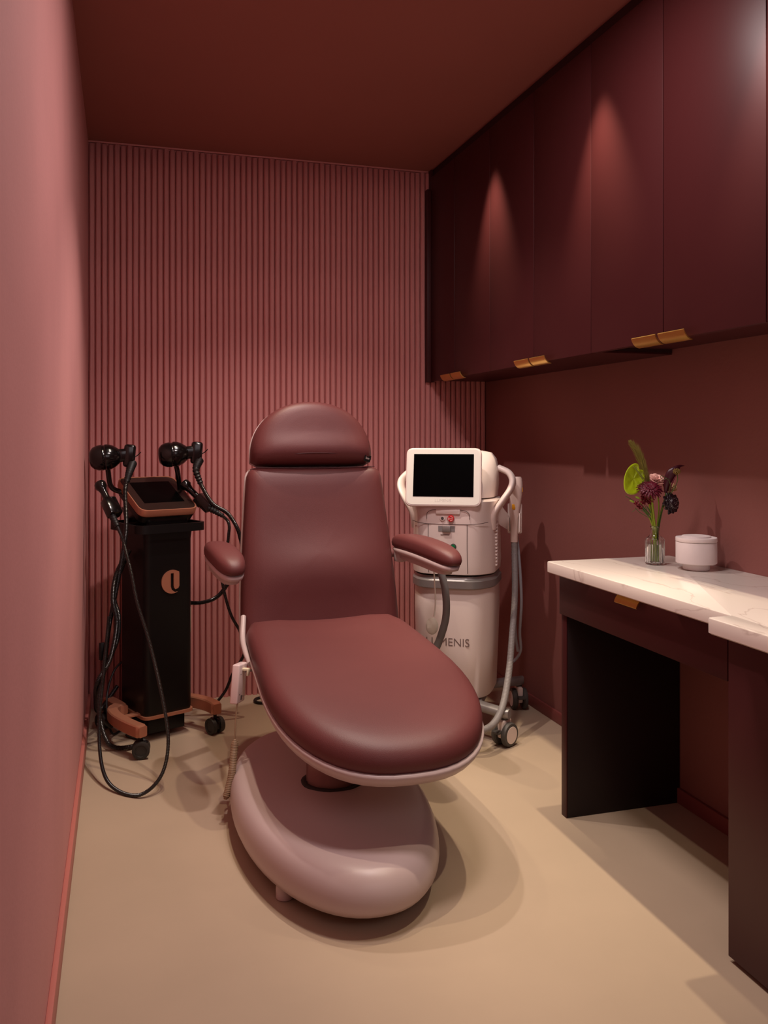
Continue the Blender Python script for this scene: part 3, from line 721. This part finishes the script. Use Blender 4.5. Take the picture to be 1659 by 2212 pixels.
def grey_arm(x0, y0, x1, y1, crot):
    P_ = [B(x0, y0, .136), B((x0+x1)/2, (y0+y1)/2, .130), B(x1, y1, .126)]
    d = (P_[2]-P_[0]); d.z = 0; d.normalize(); s_ = Vector((d.y, -d.x, 0)); L_ = []
    ext = [P_[0], P_[1], P_[2]-d*.01, P_[2]+d*.012, P_[2]+d*.022]; wd = (.026, .026, .026, .022, .012)
    for p, w_ in zip(ext, wd):
        L_.append([p+s_*w_*math.cos(a)*1.0+Vector((0, 0, .019*math.copysign(abs(math.sin(a))**.6, math.sin(a)))) for a in [2*PI*q/20 for q in range(20)]])
    a_ = loft('caster_arm', L_, M_GREY, lz, 40, label='grey metal arm carrying a caster')
    medic_caster(a_, B(x1, y1, .047), crot)
c1 = LL(1.447, 3.160, 0); c2 = LL(1.700, 3.565, 0)
grey_arm(.06, -.12, c1.x, c1.y, math.radians(-32)+.05)
grey_arm(.08, .13, c2.x, c2.y, math.radians(22))
grey_arm(-.06, -.12, -c1.x, c1.y, .4)
grey_arm(-.08, .13, -c2.x, c2.y, .3)
# handpiece in its cradle on the right
hx = LL(1.615, 3.43, 0)
hp0 = Vector((hx.x, hx.y, 0))
hl = []
for (w_, d_, dx, dy, z) in ((.015, .015, 0, 0, .765), (.016, .016, 0, 0, .768), (.016, .016, 0, 0, .83), (.018, .018, 0, -.002, .87), (.024, .022, .004, -.004, .92), (.027, .025, .008, -.002, .97), (.027, .026, .010, 0, 1.01), (.025, .025, .008, 0, 1.038), (.021, .022, .007, 0, 1.045)):
    hl.append([Vector((hp0.x+dx+w_*math.copysign(abs(math.cos(a))**.7, math.cos(a)), hp0.y+dy+d_*math.copysign(abs(math.sin(a))**.7, math.sin(a)), z)) for a in [2*PI*q/28 for q in range(28)]])
hp = loft('handpiece', hl, mat('handpiece_pink', lin(224, 200, 190), .4), lz, 50, label='pale handpiece with yellow trigger in its cradle')
dcam = Rl.to_3x3() @ Vector((-1.6, -3.4, 0)).normalized()
def yb(dx, z, hw, hh, off):
    p = Vector((hp0.x, hp0.y, z))+dcam*off; sx = Vector((-dcam.y, dcam.x, 0))
    o_ = rrect(hw, hh, hw*.9, 5)
    loft('yellow_button', [[p+sx*(dx+q.x*s)+Vector((0, 0, q.y*s))+dcam*t for q in o_] for s, t in ((1, -.008), (1, .002), (.8, .004))], M_YEL, hp, 40)
yb(-.002, .918, .0075, .013, .0225); yb(.034, .99, .003, .010, .010)
box('cradle', -.03, .032, .006, .03, .80, .93, M_WHITE, lz, .006, 2, Matrix.Translation((hp0.x, hp0.y, 0)))
box('cradle_fork', -.026, -.020, -.022, .012, .81, .87, M_WHITE, lz, .002, 2, Matrix.Translation((hp0.x, hp0.y, 0)))
box('cradle_fork', .022, .028, -.022, .012, .81, .89, M_WHITE, lz, .002, 2, Matrix.Translation((hp0.x, hp0.y, 0)))
V = [(.16, .01, .96), (.16, .03, .96), (hp0.x-.02, hp0.y+.02, .87), (hp0.x-.02, hp0.y+.006, .87), (.16, .01, .86), (.16, .03, .86), (hp0.x-.02, hp0.y+.02, .81), (hp0.x-.02, hp0.y+.006, .81)]
raw('cradle_arm', V, [(0, 1, 2, 3), (4, 5, 6, 7), (0, 3, 7, 4), (1, 2, 6, 5), (0, 1, 5, 4), (3, 2, 6, 7)], M_WHITE, lz)
tube('hose', [Vector((hp0.x, hp0.y, .768))]+[LL(*p) for p in ((1.612, 3.42, .70), (1.585, 3.36, .55), (1.54, 3.29, .40), (1.49, 3.22, .25), (1.42, 3.14, .14), (1.33, 3.08, .10), (1.22, 3.12, .10))], .0135, M_HOSE, hp, 14, rib=.035, pitch=.006, label='thick grey ribbed hose')
tube('tube', [LL(1.64, 3.46, .80), LL(1.655, 3.46, .66), LL(1.668, 3.47, .50), LL(1.675, 3.50, .36), LL(1.688, 3.52, .27), LL(1.66, 3.54, .22), LL(1.62, 3.50, .25)], .0065, M_HOSEL, lz, 10)
tube('tube', [LL(1.63, 3.48, .80), LL(1.635, 3.48, .66), LL(1.648, 3.49, .50), LL(1.658, 3.51, .36), LL(1.675, 3.52, .27)], .0065, M_HOSEL, lz, 10)
# second hose and white tethered cap on the left front
tube('hose', [LL(1.165, 3.18, .78), LL(1.178, 3.16, .70), LL(1.192, 3.145, .62), LL(1.192, 3.14, .53), LL(1.17, 3.14, .45), LL(1.14, 3.16, .36), LL(1.16, 3.22, .30)], .0145, M_CASTER2 if 'M_CASTER2' in globals() else mat('dark_grey_hose', lin(112, 108, 108), .45), lz, 12)
tt = LL(1.155, 3.175, .40)
tube('tether', [LL(1.155, 3.18, .76), LL(1.156, 3.17, .66), LL(1.158, 3.165, .58), LL(1.150, 3.16, .525)], .0028, M_MATTEW, lz, 8)
Mc = Matrix.Translation(LL(1.140, 3.155, .49)) @ Matrix.Rotation(math.radians(4), 4, 'Z') @ Mfb
lathe('eye_shield', [(.003, .010), (.02, .008), (.027, .002), (.027, -.004), (.02, -.008), (.003, -.009)], M_MATTEW, lz, 28, Mc @ Matrix.Diagonal((.9, 1.2, 1, 1)), label='white oval paddle hanging on a thin cord')

# ------------------------------------------------------------------ counter top objects
VX, VY = 1.612, 2.392; VA = -math.atan(566/1884)
vase = thing('bud_vase', 'small clear ribbed glass bottle vase half full of water on the marble', 'vase', (VX, VY, ZC), VA)
def fl_loop(r, z, n=120, amp=0.):
    return [B((r+amp*(.5+.5*math.cos(20*2*PI*i/n)))*math.cos(2*PI*i/n), (r+amp*(.5+.5*math.cos(20*2*PI*i/n)))*math.sin(2*PI*i/n), z) for i in range(n)]
g = [(.024, .0003, 0), (.0270, .002, .002), (.0275, .006, .0026), (.0275, .078, .0026), (.0268, .082, .0012), (.020, .088, 0), (.0145, .094, 0), (.0125, .100, 0), (.0122, .115, 0), (.0145, .117, 0), (.0150, .119, 0), (.0140, .1205, 0), (.0115, .1195, 0), (.0108, .115, 0), (.0110, .101, 0), (.0130, .093, 0), (.0185, .086, 0), (.0255, .080, 0), (.0262, .074, 0), (.0262, .008, 0), (.0235, .005, 0)]
loft('glass', [fl_loop(r, z, amp=a) for r, z, a in g], M_GLASS, vase, 60)
loft('water', [fl_loop(r, z) for r, z in ((.0225, .0062), (.0258, .009), (.0258, .062), (.0255, .0625))], M_WATER, vase, 60)
K = .001476
def fp(u, v, y=0.0): return B((u-1413)*K, y, (1219-v)*K)
def flower(name, label, cat='flower'): return thing(name, label, cat, (VX, VY, ZC+.007), VA)
def stem(root, pts, r=.0022, m=M_STEM, nm='stem'):
    P = [B((p[0]-1413)*K, p[2] if len(p) > 2 else 0, (1219-p[1])*K-.007) for p in pts]
    return tube(nm, P, r, m, root, 8)
def fq(u, v, y=0.0): return B((u-1413)*K, y, (1219-v)*K-.007)
# anthurium
fa = flower('anthurium', 'lime green glossy heart shaped anthurium at the left of the bouquet')
stem(fa, [(1408, 1212, .002), (1410, 1150, -.001), (1404, 1110, -.004), (1398, 1070, .002), (1388, 1040, .006)], .0034)
Oa = fq(1368, 1036, .004)
V = []; F = []; nA, nR = 40, 7
for k in range(nR+1):
    for i in range(nA):
        a = 2*PI*i/nA; r0 = 1-.28*math.exp(-((a-1.15)/.28)**2)+.10*math.exp(-((a-4.1)/.5)**2)
        rx = .041*r0*k/nR; x = rx*math.cos(a)*.88; z = rx*math.sin(a)*1.22
        x, z = x*math.cos(.25)-z*math.sin(-.25)*1.0, x*math.sin(-.25)+z*math.cos(.25)
        q = k/nR; V.append(Oa+B(x, -.010*q*q+.0022*math.sin(5*a)*q*(1-q)*2+.012*x/.03, z))
for k in range(nR):
    for i in range(nA):
        j = (i+1) % nA; F.append((k*nA+i, k*nA+j, (k+1)*nA+j, (k+1)*nA+i))
sp = raw('spathe', V, F, M_ANTH, fa, True); md = sp.modifiers.new('s', 'SOLIDIFY'); md.thickness = .0012
tube('spadix', [fq(1386, 1036, -.010), fq(1376, 1024, -.016), fq(1364, 1009, -.018)], lambda t: .0036-.0018*t, M_SPADIX, fa, 10)
# foxtail grass
fg = flower('foxtail_grass', 'tall olive foxtail grass plume pointing up at the top of the bouquet')
stem(fg, [(1412, 1212, .006), (1413, 1150, .004), (1408, 1090, .010), (1402, 1050, .012)], .0014)
ax_ = catmull([fq(1403, 1050, .012), fq(1393, 1018, .012), (fq(1380, 985, .012)), fq(1363, 957, .012)], 10)
V = []; F = []
rnd = random.Random(3)
for q in range(1100):
    t = rnd.random(); i = min(int(t*(len(ax_)-1)), len(ax_)-2); p = ax_[i].lerp(ax_[i+1], t*(len(ax_)-1)-i); d = (ax_[i+1]-ax_[i]).normalized()
    a = rnd.uniform(0, 2*PI); s_ = d.cross(B(0, 1, 0)).normalized(); u_ = d.cross(s_)
    o_ = (s_*math.cos(a)+u_*math.sin(a)); R_ = .016*math.sin(PI*min(1, .16+t*.84))**.8+.0015; ln = R_*rnd.uniform(.8, 2.6)
    tip = p+o_*R_*rnd.uniform(.7, 1.0)+d*ln*1.3; wv = o_.cross(d).normalized()*rnd.uniform(.0004, .0010)
    m_ = p.lerp(tip, .45)+o_*.001; b = len(V)
    V += [p, m_+wv, tip, m_-wv, m_+o_*.0006]; F += [(b, b+1, b+4), (b+1, b+2, b+4), (b+2, b+3, b+4), (b+3, b, b+4)]
pl = raw('plume', V, F, M_GRASS, fg); pl['kind'] = 'stuff'
# petal makers
def petals(nm, root, O, N, rings, m, jag=0):
    N = Vector(N).normalized(); s_ = N.cross(B(0, 0, 1)).normalized(); u_ = s_.cross(N); rnd = random.Random(5)
    V = []; F = []
    for (cnt, r0, r1, wd, h0, h1, off) in rings:
        for k in range(cnt):
            a = 2*PI*(k+off)/cnt+rnd.uniform(-.06, .06); d = s_*math.cos(a)+u_*math.sin(a); e = N.cross(d); r_ = r1*rnd.uniform(.9, 1.05)
            b = len(V); rows = []
            for j in range(6):
                t = j/5; ww = wd*(math.sin(PI*(.12+.80*t))**.7)*(1 if j < 5 else .55)
                c_ = O+d*(r0+(r_-r0)*t)+N*(h0+(h1-h0)*t+.12*r_*math.sin(PI*t))
                V += [c_-e*ww, c_-N*.0006, c_+e*ww]
            for j in range(5):
                for q in (0, 1): F.append((b+j*3+q, b+j*3+q+1, b+(j+1)*3+q+1, b+(j+1)*3+q))
    o = raw(nm, V, F, m, root, True); md = o.modifiers.new('s', 'SOLIDIFY'); md.thickness = .0006
    return o
# gerbera
fb = flower('gerbera', 'burgundy gerbera daisy at the front centre of the bouquet')
stem(fb, [(1416, 1212, -.008), (1413, 1150, -.006), (1406, 1100, -.012), (1402, 1070, -.018)], .0036)
NG = B(-.05, -.62, .80)
petals('petals', fb, fq(1398, 1056, -.022), NG, [(24, .004, .041, .0046, .0, -.006, 0), (22, .004, .037, .0044, .003, .001, .5), (20, .003, .028, .0036, .006, .007, .2), (16, .002, .017, .0028, .009, .012, 0)], M_GERB)
Qg = NG.normalized().to_track_quat('Z', 'Y').to_matrix().to_4x4()
lathe('flower_centre', [(.001, .004), (.006, .005), (.007, .008), (.004, .011), (.001, .0115)], M_GERB, fb, 16, Matrix.Translation(fq(1398, 1056, -.022)) @ Qg)
# two blush roses behind
def rose(label, u, v, y, R, m, pts):
    fr = flower('rose', label); stem(fr, pts, .0022)
    petals('petals', fr, fq(u, v, y), B(.15, -.5, .75), [(6, .002, R, R*.62, -.004, .012, 0), (6, .002, R*.85, R*.55, .0, .017, .5), (5, .001, R*.62, R*.45, .004, .019, .2), (4, .001, R*.35, R*.3, .006, .018, .1)], m)
rose('blush pink rose behind the burgundy gerbera', 1420, 1043, .020, .026, M_ROSE, [(1416, 1212, .012), (1418, 1150, .006), (1424, 1100, .012), (1422, 1060, .018)])
rose('pale cream rose behind the black scabiosa, at the right', 1448, 1060, .024, .024, mat('cream_petal', lin(205, 165, 120), .6), [(1420, 1212, .010), (1419, 1150, .008), (1432, 1100, .016), (1446, 1070, .020)])
# calla lily
fc = flower('calla_lily', 'dark wine calla lily with a curled tip at the upper right of the bouquet')
stem(fc, [(1420, 1212, .0), (1420, 1150, .0), (1426, 1110, .0), (1434, 1080, .0), (1438, 1062, .0)], .0028, M_STEMD)
cl = catmull([fq(1436, 1066, 0), fq(1439, 1045, 0), fq(1447, 1026, -.002), fq(1457, 1016, -.004), fq(1465, 1009, -.004), fq(1476, 1008, -.002)], 6)
Ls_ = []
for i, p in enumerate(cl):
    t = i/(len(cl)-1); r_ = .005+.0105*math.sin(PI*min(1, t*1.25))**1.1 if t < .8 else .004*(1-t)/.2+.0006
    d = (cl[min(i+1, len(cl)-1)]-cl[max(i-1, 0)]).normalized(); x = d.cross(B(0, 1, 0)).normalized(); y = d.cross(x)
    Ls_.append([p+x*math.cos(a)*r_+y*math.sin(a)*r_*.6 for a in [2*PI*q/14 for q in range(14)]])
loft('spathe', Ls_, M_CALLA, fc, 60)
tube('spathe_fold', [fq(1441, 1068, -.006), fq(1446, 1050, -.009), fq(1454, 1032, -.009), fq(1460, 1022, -.008)], lambda t: .003*(1-.6*t), mat('calla_wine', lin(84, 16, 34), .35), fc, 8)
# scabiosa (near black) and its seed head
fs = flower('scabiosa', 'near black scabiosa with tiny white stamens, hanging at the right')
stem(fs, [(1417, 1212, .004), (1418, 1150, .002), (1424, 1108, -.004), (1432, 1094, -.006), (1440, 1086, -.008)], .0016)
NS = B(.45, -.85, .1)
petals('petals', fs, fq(1445, 1088, -.010), NS, [(11, .004, .036, .0095, .0, .0, 0), (11, .004, .030, .009, .005, .005, .5), (9, .003, .021, .0075, .010, .011, 0)], M_SCAB)
Qs = NS.normalized().to_track_quat('Z', 'Y').to_matrix().to_4x4(); Os = fq(1445, 1088, -.010)
lathe('flower_centre', [(.001, .003), (.015, .004), (.018, .010), (.013, .017), (.001, .020)], M_SCAB, fs, 20, Matrix.Translation(Os) @ Qs)
bm = bmesh.new()
for k in range(46):
    r_ = .018*math.sqrt((k+.5)/46); a = k*2.39996
    M_ = Matrix.Translation(Os) @ Qs @ Matrix.Translation((r_*math.cos(a), r_*math.sin(a), .0208-r_*.40)) @ Matrix.Scale(.0007, 4)
    bmesh.ops.create_icosphere(bm, subdivisions=1, radius=1, matrix=M_)
st = frombm('stamens', bm, M_PIN, fs); st['kind'] = 'stuff'
fh = flower('scabiosa_bud', 'olive brown scabiosa seed head on a curved stem at the upper right')
stem(fh, [(1419, 1212, -.003), (1420, 1150, -.004), (1432, 1088, -.008), (1448, 1062, -.012), (1458, 1042, -.012), (1459, 1026, -.010)], .0013, M_STEMD)
bm = bmesh.new()
for k in range(60):
    z = 1-2*(k+.5)/60; a = k*2.39996; r_ = math.sqrt(1-z*z)
    M_ = Matrix.Translation(fq(1457, 1020, -.010)+B(r_*math.cos(a)*.011, r_*math.sin(a)*.009, z*.0085)) @ Matrix.Scale(.0024, 4)
    bmesh.ops.create_icosphere(bm, subdivisions=1, radius=1, matrix=M_)
frombm('seed_head', bm, M_SEEDH, fh, 60)
# curling tendril
ft = flower('tendril', 'thin dark green tendril curling in front of the calla lily')
stem(ft, [(1415, 1212, -.004), (1417, 1150, -.004), (1425, 1100, -.008), (1440, 1062, -.016), (1441, 1043, -.018), (1433, 1034, -.018), (1423, 1029, -.018), (1421, 1033, -.018), (1427, 1037, -.018), (1434, 1034, -.020)], .0009, M_STEMD)
# wax flower sprig low left
fw = flower('wax_flower', 'sprig of small wine red blossoms and green buds at the lower left', 'flower')
stem(fw, [(1410, 1212, -.006), (1409, 1150, -.004), (1398, 1115, -.006), (1385, 1094, -.008), (1378, 1082, -.008)], .0016)
multi_tube('twigs', [([fq(1404, 1128, -.004), fq(1394, 1104, -.010), fq(1388, 1090, -.012)], .0010), ([fq(1404, 1122, -.005), fq(1380, 1108, -.004), fq(1370, 1098, -.004)], .0010), ([fq(1405, 1125, -.004), fq(1388, 1100, .004), fq(1374, 1085, .0)], .0012), ([fq(1380, 1092, -.006), fq(1362, 1080, -.004), fq(1349, 1073, -.004)], .0011), ([fq(1392, 1108, -.006), fq(1375, 1100, -.004), fq(1363, 1107, -.004)], .0007)], M_STEMD, fw)
rnd = random.Random(11)
for k, (u, v) in enumerate(((1372, 1090), (1379, 1096), (1385, 1086), (1390, 1078), (1396, 1086), (1394, 1072), (1386, 1074), (1402, 1080))):
    petals('blossom', fw, fq(u, v, -.010+rnd.uniform(-.004, .006)), B(rnd.uniform(-.5, .5), -.8, rnd.uniform(0, .8)), [(6, .001, .011, .0034, 0, .004, 0), (5, .001, .007, .0026, .003, .007, .5)], M_BERRY)
for u, v in ((1362, 1084), (1374, 1076), (1386, 1083)):
    lathe('bud', [(.0008, -.008), (.0028, -.003), (.0032, .002), (.0018, .007), (.0006, .009)], M_STEM, fw, 10, Matrix.Translation(fq(u, v, -.012)) @ Matrix.Rotation(-1.2, 4, 'Y'))
V = []; F = []
for (a0, b0) in (((1406, 1118), (1376, 1086)), ((1404, 1122), (1382, 1098)), ((1405, 1112), (1392, 1092))):
    A_, B_ = fq(*a0, -.006), fq(*b0, -.012); d = B_-A_; s_ = d.cross(B(0, 1, 0)).normalized(); b = len(V)
    for j in range(6):
        t = j/5; c_ = A_.lerp(B_, t); w_ = .0026*math.sin(PI*(.06+.9*t)); V += [c_-s_*w_, c_+B(0, .0008, 0), c_+s_*w_]
    for j in range(5):
        for q in (0, 1): F.append((b+j*3+q, b+j*3+q+1, b+(j+1)*3+q+1, b+(j+1)*3+q))
lf = raw('leaves', V, F, M_STEMD, fw, True); md = lf.modifiers.new('s', 'SOLIDIFY'); md.thickness = .0005

# marble canister
jar = thing('marble_canister', 'round pale marble canister with a lid and narrow foot, right of the vase', 'canister', (1.672, 2.266, ZC))
lathe('pot', [(.001, .0004), (.038, .0004), (.0395, .002), (.0395, .019), (.040, .020), (.058, .020), (.060, .022), (.060, .083), (.059, .0845), (.001, .0845)], M_STONE, jar, 56)
ld_ = lathe('lid', [(.001, .0855), (.0600, .0855), (.0605, .087), (.0605, .0965), (.0595, .098), (.0425, .0985), (.0425, .101), (.0415, .1025), (.001, .1025)], M_STONE, jar, 56)
